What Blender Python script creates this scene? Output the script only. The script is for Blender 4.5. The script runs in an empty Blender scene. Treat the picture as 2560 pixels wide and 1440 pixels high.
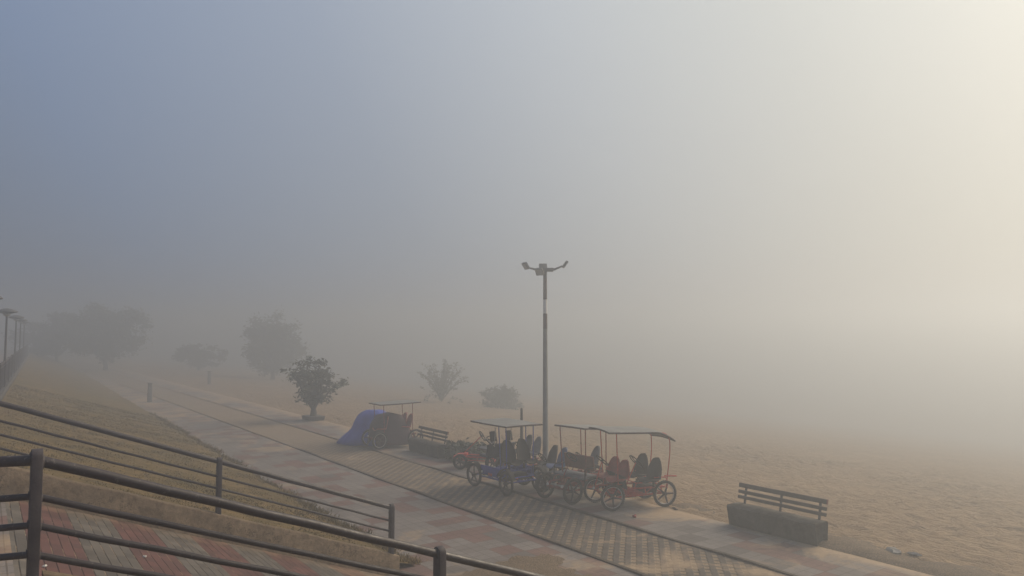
import bpy, math, random
import numpy as np
from mathutils import Vector, Matrix, noise
D = bpy.data
sc = bpy.context.scene
COL = sc.collection
R = math.radians
random.seed(7)
rng = np.random.default_rng(7)
# World axes: X runs from the promenade down to the beach, Y runs along the promenade and the path, Z is up.

# ------------------------------------------------------------------ helpers
def link(o, parent=None):
    COL.objects.link(o)
    if parent is not None:
        o.parent = parent
    return o

def tag(o, label=None, cat=None, group=None, kind=None):
    if label: o['label'] = label
    if cat: o['category'] = cat
    if group: o['group'] = group
    if kind: o['kind'] = kind
    return o

def thing(name, label, cat, loc=(0, 0, 0), rz=0, group=None):
    o = D.objects.new(name, None)
    o.empty_display_size = .2
    o.location = loc
    o.rotation_euler = (0, 0, rz)
    link(o)
    return tag(o, label, cat, group)

class MB:
    def __init__(s): s.v = []; s.f = []
    def add(s, v, f):
        n = len(s.v)
        s.v += [tuple(p) for p in v]
        s.f += [tuple(i + n for i in q) for q in f]
        return s
    def hexa(s, p):      # 8 points: bottom ring then top ring
        return s.add(p, [(3, 2, 1, 0), (4, 5, 6, 7), (0, 1, 5, 4), (1, 2, 6, 5), (2, 3, 7, 6), (3, 0, 4, 7)])
    def box(s, x0, x1, y0, y1, z0, z1):
        return s.hexa([(x0, y0, z0), (x1, y0, z0), (x1, y1, z0), (x0, y1, z0), (x0, y0, z1), (x1, y0, z1), (x1, y1, z1), (x0, y1, z1)])
    def obox(s, c, ax, ay, az):      # centre and three half-axis vectors
        c, ax, ay, az = Vector(c), Vector(ax), Vector(ay), Vector(az)
        return s.hexa([c - ax - ay - az, c + ax - ay - az, c + ax + ay - az, c - ax + ay - az, c - ax - ay + az, c + ax - ay + az, c + ax + ay + az, c - ax + ay + az])
    def tube(s, pts, r, n=8, closed=False):
        pts = [Vector(p) for p in pts]
        m = len(pts)
        rad = r if isinstance(r, (list, tuple)) else [r] * m
        vs = []; nor = None
        for i in range(m):
            if closed: t = pts[(i + 1) % m] - pts[i - 1]
            else: t = pts[min(i + 1, m - 1)] - pts[max(i - 1, 0)]
            t.normalize()
            if nor is None:
                nor = t.orthogonal().normalized()
            else:
                nor = nor - t * nor.dot(t)
                if nor.length < 1e-6: nor = t.orthogonal()
                nor.normalize()
            b = t.cross(nor)
            for k in range(n):
                a = 2 * math.pi * k / n
                vs.append(pts[i] + (nor * math.cos(a) + b * math.sin(a)) * rad[i])
        fs = []
        for i in range(m if closed else m - 1):
            j = (i + 1) % m
            for k in range(n):
                l = (k + 1) % n
                fs.append((i * n + k, i * n + l, j * n + l, j * n + k))
        if not closed:
            fs.append(tuple(range(n - 1, -1, -1)))
            fs.append(tuple((m - 1) * n + k for k in range(n)))
        return s.add(vs, fs)
    def ring(s, c, ax, r, rt, n=28, k=8, sx=1.0):      # torus about axis ax
        ax = Vector(ax).normalized(); p = ax.orthogonal().normalized(); q = ax.cross(p); c = Vector(c)
        vs = []; fs = []
        for i in range(n):
            a = 2 * math.pi * i / n
            e = p * math.cos(a) + q * math.sin(a)
            for j in range(k):
                b = 2 * math.pi * j / k
                vs.append(c + e * (r + rt * math.cos(b)) + ax * (rt * sx * math.sin(b)))
        for i in range(n):
            for j in range(k):
                fs.append((i * k + j, ((i + 1) % n) * k + j, ((i + 1) % n) * k + (j + 1) % k, i * k + (j + 1) % k))
        return s.add(vs, fs)
    def lathe(s, prof, c=(0, 0, 0), n=16):
        cx, cy, cz = c; vs = []; fs = []
        m = len(prof)
        for r, z in prof:
            for k in range(n):
                a = 2 * math.pi * k / n
                vs.append((cx + r * math.cos(a), cy + r * math.sin(a), cz + z))
        for i in range(m - 1):
            for k in range(n):
                l = (k + 1) % n
                fs.append((i * n + k, i * n + l, (i + 1) * n + l, (i + 1) * n + k))
        fs.append(tuple(range(n - 1, -1, -1))); fs.append(tuple((m - 1) * n + k for k in range(n)))
        return s.add(vs, fs)
    def prism(s, poly, off):      # polygon (3D points) extruded by a vector
        off = Vector(off); n = len(poly)
        v = [Vector(p) for p in poly]; v += [p + off for p in v]
        f = [tuple(range(n - 1, -1, -1)), tuple(range(n, 2 * n))]
        f += [(i, (i + 1) % n, n + (i + 1) % n, n + i) for i in range(n)]
        return s.add(v, f)
    def shell(s, rows, th):      # grid of points (list of rows) given thickness along its normals
        m, n = len(rows), len(rows[0])
        P = [[Vector(p) for p in r] for r in rows]
        N = []
        for i in range(m):
            for j in range(n):
                du = P[min(i + 1, m - 1)][j] - P[max(i - 1, 0)][j]
                dv = P[i][min(j + 1, n - 1)] - P[i][max(j - 1, 0)]
                N.append(du.cross(dv).normalized())
        A = [p for r in P for p in r]
        B = [p - N[i] * th for i, p in enumerate(A)]
        fs = []
        mn = m * n
        for i in range(m - 1):
            for j in range(n - 1):
                a, b, c, d = i * n + j, i * n + j + 1, (i + 1) * n + j + 1, (i + 1) * n + j
                fs.append((d, c, b, a)); fs.append((a + mn, b + mn, c + mn, d + mn))
        edge = [i for i in range(n)] + [i * n + n - 1 for i in range(1, m)] + [(m - 1) * n + j for j in range(n - 2, -1, -1)] + [i * n for i in range(m - 2, 0, -1)]
        for k in range(len(edge)):
            a, b = edge[k], edge[(k + 1) % len(edge)]
            fs.append((a, b, b + mn, a + mn))
        return s.add(A + B, fs)
    def mesh(s, name, mat, bevel=0, sharp=40):
        me = D.meshes.new(name)
        me.from_pydata(s.v, [], s.f)
        me.materials.append(mat)
        me.validate()
        if bevel:
            import bmesh
            bm = bmesh.new(); bm.from_mesh(me)
            ed = [e for e in bm.edges if len(e.link_faces) == 2 and e.calc_face_angle(0) > R(35)]
            bmesh.ops.bevel(bm, geom=ed, offset=bevel, segments=2, affect='EDGES', profile=.6)
            bm.to_mesh(me); bm.free()
        me.polygons.foreach_set('use_smooth', [True] * len(me.polygons))
        me.set_sharp_from_angle(angle=R(sharp))
        return me
    def build(s, name, mat, parent=None, bevel=0, sharp=40):
        o = D.objects.new(name, s.mesh(name, mat, bevel, sharp))
        return link(o, parent)

def np_mesh(name, V, F, mat, smooth=True):
    me = D.meshes.new(name)
    V = np.asarray(V, np.float32); F = np.asarray(F, np.int32)
    k = F.shape[1]
    me.vertices.add(len(V)); me.vertices.foreach_set('co', V.ravel())
    me.loops.add(F.size); me.loops.foreach_set('vertex_index', F.ravel())
    me.polygons.add(len(F)); me.polygons.foreach_set('loop_start', np.arange(0, F.size, k, dtype=np.int32))
    me.polygons.foreach_set('loop_total', np.full(len(F), k, np.int32))
    me.polygons.foreach_set('use_smooth', np.full(len(F), smooth))
    me.update(calc_edges=True); me.validate()
    me.materials.append(mat)
    return me

def grid_mesh(name, xs, ys, zf, mat, keep=None):
    X, Y = np.meshgrid(xs, ys, indexing='ij')
    Z = zf(X, Y)
    n, m = len(xs), len(ys)
    V = np.stack([X, Y, Z], -1).reshape(-1, 3)
    I = np.arange(n * m).reshape(n, m)
    F = np.stack([I[:-1, :-1], I[1:, :-1], I[1:, 1:], I[:-1, 1:]], -1).reshape(-1, 4)
    if keep is not None:
        F = F[keep(V[F].mean(1))]
        used = np.unique(F); mp = np.zeros(n * m, int); mp[used] = np.arange(len(used))
        V = V[used]; F = mp[F]
    return np_mesh(name, V, F, mat)

def vnoise(X, Y, s, seed=0, oct=3):      # smooth lattice noise, about -1..1
    out = np.zeros_like(X, dtype=float); amp = 1; tot = 0
    for o in range(oct):
        x, y = X / s + 17.3 * seed + 5.1 * o, Y / s - 9.7 * seed + 3.3 * o
        xi, yi = np.floor(x), np.floor(y); fx, fy = x - xi, y - yi
        fx = fx * fx * (3 - 2 * fx); fy = fy * fy * (3 - 2 * fy)
        def h(a, b):
            t = np.sin(a * 127.1 + b * 311.7 + seed * 74.7) * 43758.5453
            return (t - np.floor(t)) * 2 - 1
        out += amp * ((h(xi, yi) * (1 - fx) + h(xi + 1, yi) * fx) * (1 - fy) + (h(xi, yi + 1) * (1 - fx) + h(xi + 1, yi + 1) * fx) * fy)
        tot += amp; amp *= .5; s /= 2.03
    return out / tot

# ------------------------------------------------------------------ node materials
class NT:
    def __init__(s, name):
        s.m = D.materials.new(name); s.m.use_nodes = True
        s.t = s.m.node_tree; s.b = s.t.nodes['Principled BSDF']
        s.co = s.n('ShaderNodeTexCoord').outputs['Object']
    def n(s, typ, **k):
        x = s.t.nodes.new(typ)
        for a, b in k.items(): setattr(x, a, b)
        return x
    def inp(s, sock, val):
        if hasattr(val, 'is_output'): s.t.links.new(val, sock)
        elif isinstance(val, (tuple, list)) and len(val) == 3 and sock.type == 'RGBA': sock.default_value = (*val, 1)
        else: sock.default_value = val
    def math(s, op, a, b=0.0, c=0.0, clamp=False):
        x = s.n('ShaderNodeMath', operation=op, use_clamp=clamp)
        s.inp(x.inputs[0], a); s.inp(x.inputs[1], b); s.inp(x.inputs[2], c)
        return x.outputs[0]
    def vmath(s, op, a, b=(0, 0, 0)):
        x = s.n('ShaderNodeVectorMath', operation=op)
        s.inp(x.inputs[0], a); s.inp(x.inputs[1], b)
        return x.outputs[0]
    def noise(s, scale, detail=4, rough=.6, co=None, dist=0):
        x = s.n('ShaderNodeTexNoise')
        s.inp(x.inputs['Vector'], co or s.co); x.inputs['Scale'].default_value = scale
        x.inputs['Detail'].default_value = detail; x.inputs['Roughness'].default_value = rough
        x.inputs['Distortion'].default_value = dist
        return x.outputs['Fac']
    def white(s, co):
        x = s.n('ShaderNodeTexWhiteNoise', noise_dimensions='3D'); s.inp(x.inputs['Vector'], co)
        return x.outputs['Value']
    def ramp(s, f, stops, const=False):
        x = s.n('ShaderNodeValToRGB'); s.inp(x.inputs[0], f)
        e = x.color_ramp.elements
        if const: x.color_ramp.interpolation = 'CONSTANT'
        while len(e) < len(stops): e.new(.5)
        for i, (p, c) in enumerate(stops):
            e[i].position = p
            e[i].color = (*c, 1) if isinstance(c, (tuple, list)) else (c, c, c, 1)
        return x.outputs[0]
    def mix(s, f, a, b, mode='MIX'):
        x = s.n('ShaderNodeMix', data_type='RGBA', blend_type=mode)
        s.inp(x.inputs[0], f); s.inp(x.inputs[6], a); s.inp(x.inputs[7], b)
        return x.outputs[2]
    def range(s, f, a, b, c=0.0, d=1.0):
        x = s.n('ShaderNodeMapRange'); s.inp(x.inputs[0], f)
        for i, val in enumerate((a, b, c, d)): x.inputs[i + 1].default_value = val
        return x.outputs[0]
    def xyz(s, co=None):
        x = s.n('ShaderNodeSeparateXYZ'); s.inp(x.inputs[0], co or s.co)
        return x.outputs
    def comb(s, x, y, z=0.0):
        c = s.n('ShaderNodeCombineXYZ')
        s.inp(c.inputs[0], x); s.inp(c.inputs[1], y); s.inp(c.inputs[2], z)
        return c.outputs[0]
    def bump(s, h, st=.5, d=.02):
        x = s.n('ShaderNodeBump'); s.inp(x.inputs['Height'], h)
        x.inputs['Strength'].default_value = st; x.inputs['Distance'].default_value = d
        s.t.links.new(x.outputs[0], s.b.inputs['Normal'])
    def out(s, col, rough=.85, metal=0.0, spec=.3):
        s.inp(s.b.inputs['Base Color'], col); s.inp(s.b.inputs['Roughness'], rough)
        s.b.inputs['Metallic'].default_value = metal
        s.b.inputs['Specular IOR Level'].default_value = spec
        return s.m

def mottled(name, c, c2=None, scale=6, rough=.8, metal=0, bump=0, bscale=60, spec=.3, dist=0):
    t = NT(name)
    c2 = c2 or tuple(k * .6 for k in c)
    n = t.noise(scale, 5, .65, dist=dist)
    col = t.ramp(n, [(.32, c2), (.66, c)])
    if bump: t.bump(t.noise(bscale, 3), bump, .01)
    return t.out(col, rough, metal, spec)

SAND = (.45, .32, .205); SAND2 = (.33, .23, .145)

def sand_over(t, base, mask):      # thin film of blown sand on paving
    sn = t.ramp(t.noise(9, 5, .7), [(.3, SAND2), (.7, SAND)])
    return t.mix(mask, base, sn)

def mat_tiles():
    t = NT('paving_tiles')
    x, y, _ = t.xyz()
    cell = t.comb(t.math('FLOOR', t.math('DIVIDE', x, .5)), t.math('FLOOR', t.math('DIVIDE', y, .5)), 0.0)
    w = t.white(cell)
    base = t.ramp(w, [(0, (.25, .22, .205)), (.3, (.27, .24, .225)), (.52, (.235, .205, .19)), (.66, (.23, .145, .127)), (.81, (.205, .134, .12)), (.92, (.19, .167, .155))], True)
    # small setts within each slab
    br = t.n('ShaderNodeTexBrick', offset=0.0)
    t.inp(br.inputs['Vector'], t.co); br.inputs['Scale'].default_value = 1
    br.inputs['Brick Width'].default_value = .25; br.inputs['Row Height'].default_value = .25
    br.inputs['Mortar Size'].default_value = .008; br.inputs['Mortar Smooth'].default_value = .3
    br.inputs['Color1'].default_value = br.inputs['Color2'].default_value = (1, 1, 1, 1)
    br.inputs['Mortar'].default_value = (.62, .58, .54, 1)
    base = t.mix(1.0, base, br.outputs['Color'], 'MULTIPLY')
    base = t.mix(.55, base, t.ramp(t.noise(1.3, 7, .75, dist=.7), [(.25, (.36, .33, .31)), (.75, (1.05, 1.02, 1.0))]), 'MULTIPLY')
    base = t.mix(.5, base, t.ramp(t.noise(26, 4, .7), [(.3, (.6, .6, .6)), (.7, (1.1, 1.1, 1.1))]), 'MULTIPLY')
    # sand blown onto the tiles, more of it towards the beach
    near = t.math('ADD', t.range(x, 12.4, 13.7, 0.0, .30), t.math('MULTIPLY', t.range(y, 16, 8, 0, 1), t.range(x, 6, 9, .1, .02)))
    mask = t.range(t.math('ADD', t.noise(.55, 6, .68, dist=.6), t.math('ADD', near, t.range(y, 22, 45, 0, .13))), .56, .72, 0, .9)  # extra sand tone towards the far end also imitates fog over the tiles
    col = sand_over(t, base, mask)
    t.bump(t.math('ADD', br.outputs['Fac'], t.math('MULTIPLY', t.noise(40, 3), .6)), .35, .008)
    return t.out(col, .88)

def mat_lane():
    t = NT('grid_pavers')
    x, y, _ = t.xyz()
    wob = t.math('MULTIPLY', t.math('SUBTRACT', t.noise(3, 2), .5), .05)
    a = t.math('ADD', t.math('ADD', x, y), wob); b = t.math('ADD', t.math('SUBTRACT', y, x), wob)
    pa = t.math('FRACT', t.math('DIVIDE', a, .26)); pb = t.math('FRACT', t.math('DIVIDE', b, .30))
    ia = t.math('FLOOR', t.math('DIVIDE', a, .26)); ib = t.math('FLOOR', t.math('DIVIDE', b, .30))
    ha = t.math('MULTIPLY', t.range(pa, .06, .18), t.range(pa, .92, .80))
    hb = t.math('MULTIPLY', t.range(pb, .10, .22), t.range(pb, .66, .56))
    hole = t.math('MULTIPLY', ha, hb)
    rnd = t.white(t.comb(ia, ib, 2.0))
    hole = t.math('MULTIPLY', hole, t.range(rnd, 0, .4, .35, 1))
    block = t.ramp(t.noise(5, 5, .7), [(.3, (.085, .07, .062)), (.7, (.155, .13, .11))])
    fill = t.ramp(t.noise(18, 4), [(.3, (.21, .155, .105)), (.7, (.30, .225, .15))])
    col = t.mix(hole, block, fill)
    col = t.mix(.6, col, t.ramp(t.noise(.9, 5, .65), [(.3, (.6, .58, .56)), (.7, (1, 1, 1))]), 'MULTIPLY')
    mask = t.range(t.math('ADD', t.noise(.7, 6, .66, dist=.8), t.range(y, 8, 13, .03, -.03)), .52, .68, 0, .85)
    far = t.range(y, 17, 32, 0, .5)  # sand cover rising with distance, also painting the fog fade of the lane
    col = sand_over(t, col, t.math('MAXIMUM', mask, far))
    t.bump(t.math('SUBTRACT', t.math('MULTIPLY', t.noise(30, 3), .3), t.math('MULTIPLY', hole, t.math('SUBTRACT', 1.0, mask))), .6, .03)
    return t.out(col, .92)

def mat_ramp():
    t = NT('grooved_ramp_tiles')
    x, y, _ = t.xyz()
    s = t.math('DIVIDE', t.math('SUBTRACT', x, .45), 1.055)
    red = t.math('LESS_THAN', t.math('FRACT', s), .5)
    fr = t.math('FRACT', t.math('MULTIPLY', s, 10.0))          # strips along the ramp
    groove = t.math('MULTIPLY', t.range(fr, .0, .09), t.range(fr, 1.0, .93))
    fy = t.math('FRACT', t.math('DIVIDE', y, .21))
    gy = t.math('MULTIPLY', t.range(fy, .0, .05), t.range(fy, 1.0, .97))
    rib = t.range(t.math('SINE', t.math('MULTIPLY', y, 2 * math.pi / .042)), -.6, .6, .86, 1.0)
    cell = t.comb(t.math('FLOOR', t.math('MULTIPLY', s, 10.0)), t.math('FLOOR', t.math('DIVIDE', y, .21)), 0.0)
    rnd = t.white(cell)
    rc = t.ramp(rnd, [(0, (.095, .046, .041)), (1, (.15, .067, .059))])
    gc = t.ramp(rnd, [(0, (.088, .078, .070)), (1, (.15, .134, .118))])
    col = t.mix(red, gc, rc)
    col = t.mix(1.0, col, t.ramp(t.math('MULTIPLY', t.math('MULTIPLY', groove, rib), t.range(gy, 0, 1, .8, 1)), [(0, (.22, .2, .18)), (1, (1, 1, 1))]), 'MULTIPLY')
    col = t.mix(.65, col, t.ramp(t.noise(2.2, 6, .7), [(.3, (.5, .46, .42)), (.7, (1.05, 1.02, 1))]), 'MULTIPLY')
    dust = t.range(t.math('ADD', t.noise(1.1, 6, .7, dist=.5), t.range(x, 3.2, 5.6, 0, .28)), .62, .84, 0, .6)
    edge = t.range(y, 11.25, 11.7, 0, .5)
    dust = t.math('MAXIMUM', dust, t.math('MULTIPLY', edge, t.range(t.noise(4, 4), .35, .6)))
    # sand caught in some of the joints
    jn = t.math('MULTIPLY', t.math('SUBTRACT', 1.0, groove), t.range(t.noise(2.6, 3), .5, .62, 0, .8))
    col = sand_over(t, col, t.math('MAXIMUM', dust, jn))
    t.bump(t.math('MULTIPLY', groove, rib), .7, .012)
    return t.out(col, .85)

def mat_sand():
    t = NT('beach_sand')
    x, y, _ = t.xyz()
    col = t.ramp(t.noise(2.2, 6, .7), [(.3, SAND2), (.7, SAND)])
    st = t.vmath('MULTIPLY', t.co, (2.6, .9, 1))
    col = t.mix(.45, col, t.ramp(t.noise(.35, 5, .6), [(.3, (.7, .68, .66)), (.7, (1.05, 1.03, 1))]), 'MULTIPLY')
    h = t.math('ADD', t.noise(2.6, 5, .65, st, 1.0), t.math('MULTIPLY', t.noise(14, 3), .18))
    t.bump(h, 1.0, .26)
    return t.out(col, .95, spec=.1)

def mat_drift():
    t = NT('gravelly_sand')
    g = t.noise(38, 4, .75)
    col = t.ramp(g, [(.34, (.10, .078, .06)), (.50, (.19, .142, .10)), (.70, (.34, .25, .165))])
    col = t.mix(.5, col, t.ramp(t.noise(1.7, 5), [(.3, (.65, .62, .58)), (.7, (1.05, 1.02, 1))]), 'MULTIPLY')
    t.bump(t.math('ADD', g, t.noise(9, 3)), .9, .025)
    return t.out(col, .95, spec=.1)

def mat_grass_soil():
    t = NT('dry_bank_soil')
    col = t.ramp(t.noise(3.2, 7, .72), [(.28, (.085, .062, .024)), (.5, (.165, .118, .05)), (.72, (.27, .19, .085))])
    col = t.mix(.6, col, t.ramp(t.noise(.45, 6, .7), [(.32, (.48, .55, .38)), (.66, (1.15, 1, .9))]), 'MULTIPLY')
    t.bump(t.noise(16, 5, .75), .8, .05)
    return t.out(col, .95, spec=.1)

def mat_blade():
    t = NT('dry_grass_blades')
    col = t.ramp(t.noise(1.6, 6, .8), [(.28, (.085, .07, .025)), (.5, (.18, .128, .05)), (.72, (.32, .22, .095))])
    return t.out(col, .9, spec=.1)

def mat_concrete(name, c, c2, crack=True):
    t = NT(name)
    col = t.ramp(t.noise(2.3, 7, .72), [(.28, c2), (.68, c)])
    st = t.vmath('MULTIPLY', t.co, (7, 7, .8))
    col = t.mix(.5, col, t.ramp(t.noise(1.0, 5, .7, st), [(.3, (.55, .52, .48)), (.65, (1.05, 1.04, 1.02))]), 'MULTIPLY')
    col = t.mix(.8, col, t.ramp(t.noise(11, 6, .75), [(.32, (.45, .42, .38)), (.6, (1.04, 1.03, 1.02))]), 'MULTIPLY')
    if crack:
        vo = t.n('ShaderNodeTexVoronoi', feature='DISTANCE_TO_EDGE'); vo.inputs['Scale'].default_value = .75
        t.inp(vo.inputs['Vector'], t.vmath('ADD', t.co, t.comb(t.noise(5), t.noise(4), t.noise(6))))
        ck = t.range(vo.outputs['Distance'], 0.0, .012)
        col = t.mix(1.0, col, t.ramp(ck, [(0, (.35, .32, .28)), (1, (1, 1, 1))]), 'MULTIPLY')
    t.bump(t.math('ADD', t.noise(22, 5, .7), t.noise(3, 3)), .6, .02)
    return t.out(col, .92, spec=.15)

def mat_rail():
    t = NT('worn_dark_paint')
    col = t.ramp(t.noise(7, 6, .75), [(.3, (.018, .012, .015)), (.62, (.035, .024, .028)), (.74, (.075, .062, .062))])
    sp = t.range(t.noise(26, 5, .75), .60, .67, 0, .75)
    col = t.mix(sp, col, (.13, .115, .11))
    t.bump(t.noise(45, 4), .35, .004)
    return t.out(col, t.ramp(t.noise(9, 4), [(.3, .38), (.7, .62)]), 0, .5)

M = {
    'rail': mat_rail(), 'tiles': mat_tiles(), 'lane': mat_lane(), 'ramp': mat_ramp(), 'sand': mat_sand(), 'drift': mat_drift(),
    'post': mottled('scuffed_post_paint', (.085, .072, .075), (.04, .032, .036), 5, .6, bump=.2),
    'soil': mat_grass_soil(), 'blade': mat_blade(),
    'wall': mat_concrete('weathered_render', (.34, .255, .172), (.15, .112, .075)),
    'bench': mat_concrete('dark_concrete', (.12, .104, .086), (.05, .043, .037), False),
    'kerbline': mottled('dirty_kerb', (.10, .075, .055), (.05, .038, .03), 5, .9, bump=.4),
    'wood': mottled('weathered_wood', (.085, .066, .052), (.05, .038, .03), 9, .85, bump=.3),
    'wood_end': mottled('red_paint_chip', (.22, .06, .05), (.13, .045, .04), 20, .8),
    'steel': mottled('grey_steel', (.10, .09, .10), (.05, .045, .05), 14, .6),
    'pole': mottled('galvanised_pole', (.22, .21, .205), (.14, .134, .13), 3, .6, bump=.1),
    'pole_brown': mottled('rusty_band', (.13, .085, .075), (.08, .055, .05), 8, .8),
    'pole_white': mottled('white_band', (.72, .70, .67), (.58, .55, .52), 8, .7),
    'lamp': mottled('lamp_grey', (.11, .105, .105), (.08, .078, .08), 9, .6),
    'lens': mottled('lamp_lens', (.45, .45, .44), (.33, .33, .33), 6, .3),
    'black': mottled('black_rubber', (.022, .018, .019), (.012, .01, .011), 12, .75),
    'rimsilver': mottled('dull_alloy', (.55, .53, .51), (.38, .36, .35), 14, .45, .3),
    'rimdark': mottled('dark_rim', (.07, .05, .052), (.035, .028, .03), 14, .6),
    'red': mottled('faded_red_paint', (.60, .035, .022), (.34, .025, .018), 9, .55),
    'maroon': mottled('maroon_paint', (.34, .03, .025), (.065, .02, .022), 9, .6),
    'blue': mottled('deep_blue_paint', (.02, .05, .42), (.015, .03, .22), 7, .5),
    'navy': mottled('navy_vinyl', (.03, .033, .065), (.017, .018, .036), 7, .6),
    'seat_dark': mottled('plum_black_plastic', (.024, .017, .022), (.014, .010, .013), 6, .7),
    'seat_black': mottled('black_plastic', (.018, .013, .014), (.010, .008, .009), 6, .75),
    'seat_red': mottled('red_plastic', (.42, .05, .042), (.26, .035, .03), 6, .5),
    'seat_blue': mottled('blue_plastic', (.07, .12, .30), (.045, .075, .19), 6, .5),
    'seat_grey': mottled('slate_plastic', (.16, .155, .18), (.09, .088, .10), 6, .5),
    'seat_orange': mottled('orange_plastic', (.42, .10, .05), (.28, .065, .04), 6, .5),
    'tan_vinyl': mottled('tan_vinyl', (.24, .10, .065), (.15, .062, .042), 5, .6),
    'canopy': mottled('grey_canopy_cloth', (.25, .245, .235), (.17, .165, .16), 2.5, .75),
    'canopy_edge': mottled('canopy_hem', (.09, .06, .056), (.055, .04, .038), 6, .8),
    'plate': mottled('scuffed_plate', (.44, .42, .39), (.28, .26, .24), 6, .5),
    'chrome': mottled('bright_metal', (.7, .68, .66), (.5, .48, .46), 10, .3, .5),
    'lampwhite': mottled('white_plastic', (.75, .73, .7), (.6, .58, .55), 10, .4),
    'refl_red': mottled('red_reflector', (.5, .05, .05), (.35, .035, .035), 10, .3),
    'tarp': mottled('blue_tarpaulin', (.03, .065, .46), (.022, .045, .30), 2.2, .6, bump=.5, bscale=9),
    'tarp_edge': mottled('dark_tarpaulin', (.05, .018, .03), (.03, .012, .02), 3, .7, bump=.5, bscale=9),
    'bark': mottled('bark', (.085, .068, .052), (.045, .036, .028), 8, .9, bump=.6),
    'leaf': mottled('dusty_leaf', (.095, .10, .06), (.055, .06, .036), 1.2, .7),
    'leaf2': mottled('dull_leaf', (.085, .085, .052), (.048, .05, .03), 1.2, .75),
    'leaf3': mottled('fog_paled_leaf', (.17, .16, .12), (.11, .105, .08), 1.2, .8),  # leaf colour lightened to stand in for fog over the distant shrubs
    'planter': mottled('planter_concrete', (.11, .095, .085), (.06, .052, .047), 3, .9, bump=.4),
    'fence': mottled('fence_paint', (.05, .035, .035), (.03, .022, .022), 6, .7),
    'stone': mottled('pale_stone', (.33, .31, .29), (.2, .185, .17), 8, .9, bump=.5),
    'scrap': mottled('white_scrap', (.7, .68, .64), (.55, .53, .5), 20, .8),
    'scrap_red': mottled('red_scrap', (.3, .05, .05), (.2, .035, .035), 20, .8),
}

# ------------------------------------------------------------------ ground
def sand_h(X, Y):
    w = np.clip((X - 13.35) / .6, 0, 1)
    h = .06 * vnoise(X * 1.0, Y * .62, .27, 3, 3) + .05 * vnoise(X, Y, 2.6, 5, 2) + .035
    ridge = np.abs(vnoise(X * 1.15, Y * .6, .25, 9, 2))
    h = h + .075 * (ridge - .3)
    h = h * (.55 + .75 * np.clip(vnoise(X, Y, 3.1, 21, 3) + .45, 0, 1)) - .05 * np.clip(vnoise(X, Y, .75, 31, 2) - .35, 0, 1)
    fade = np.clip((60 - X) / 20, 0, 1)
    z = h * fade * w - .005 - .108 * (np.sqrt(np.clip(X - 15, 0, 90) ** 2 + 9) - 3) * (X > 15)
    return np.where(X < 13.2, -.12, z)
xs = np.concatenate([[-540, -200, -60, -20, 0, 6, 10, 12.6, 13.15], np.arange(13.3, 30, .065), 30 + np.cumsum(np.linspace(.1, 1.2, 40)), [70, 100, 160, 300, 540]])
ys = np.concatenate([[-540, -200, -60, -25, -12], np.arange(-4, 30, .08), 30 + np.arange(0, 4, .12), 34 + np.cumsum(np.linspace(.12, 1.5, 40)), [85, 120, 200, 350, 540]])
link(tag(D.objects.new('beach', grid_mesh('beach', xs, ys, sand_h, M['sand'])), kind='structure'))

def flat(name, mat, x0, x1, y0, y1, z, kind='structure'):
    n = max(2, int((y1 - y0) / 4))
    return link(tag(D.objects.new(name, grid_mesh(name, np.array([x0, (x0 + x1) / 2, x1]), np.linspace(y0, y1, n), lambda X, Y: X * 0 + z, mat)), kind=kind))
flat('path', M['tiles'], 5.0, 9.25, -40, 160, 0)
flat('cycle_lane', M['lane'], 9.35, 11.32, -40, 160, -.004)
def strip_z(X, Y): return 0 * X - .10 * np.clip((X - 13.3) / .35, 0, 1) * 1.0
xs = np.array([11.42, 12.3, 13.0, 13.3, 13.65, 13.9])
link(tag(D.objects.new('beachside_pavement', grid_mesh('beachside_pavement', xs, np.linspace(-40, 160, 60), strip_z, M['tiles'])), kind='structure'))
for x0 in (9.25, 11.32):      # the two low kerb strips
    m = MB()
    yy = np.arange(-40, 31.5 if x0 < 10 else 24, .5)
    P = []
    for y in yy:
        w = .018 * math.sin(y * 1.7 + x0) + .02 * math.sin(y * .53)
        h = .028 + .008 * math.sin(y * 2.3) - .05 * max(0, (y - (25 if x0 < 10 else 19)) / 6)
        P.append([(x0 + w - .005, y, -.05), (x0 + w + .012, y, h), (x0 + .1 + w - .012, y, h), (x0 + .1 + w + .005, y, -.05)])
    V = [p for q in P for p in q]; F = []
    for i in range(len(P) - 1):
        for k in range(3):
            F.append((i * 4 + k, i * 4 + k + 1, i * 4 + 5 + k, i * 4 + 4 + k))
    m.add(V, F)
    tag(m.build('kerb_strip', M['kerbline'], sharp=25), kind='structure')

# sand lying over the paving as low drifts
def drift(x0, x1, y0, y1, cx, cy, rx, ry, top, seed, name='sand_drift', step=.06):
    def zf(X, Y):
        d = ((X - cx) / rx) ** 2 + ((Y - cy) / ry) ** 2
        h = top * (1 - d) + top * 1.5 * vnoise(X, Y, .8, seed, 5)
        return np.minimum(h, top * 1.6) + .006 * vnoise(X, Y, .12, seed + 3, 2)
    me = grid_mesh(name, np.arange(x0, x1, step), np.arange(y0, y1, step), zf, M['drift'], keep=lambda c: c[:, 2] > -.008)
    return link(tag(D.objects.new(name, me), kind='structure'))
drift(4.9, 10.8, 7.6, 12.6, 7.2, 10.2, 1.5, 1.15, .018, 1)
drift(12.7, 14.6, 4.0, 12.6, 13.85, 8, .45, 4.2, .05, 8)
drift(12.4, 14.6, 13.6, 30, 13.8, 21, .7, 8, .05, 12)
drift(4.9, 6.8, 11.4, 13.0, 5.8, 12.2, .6, .35, .04, 15)

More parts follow.
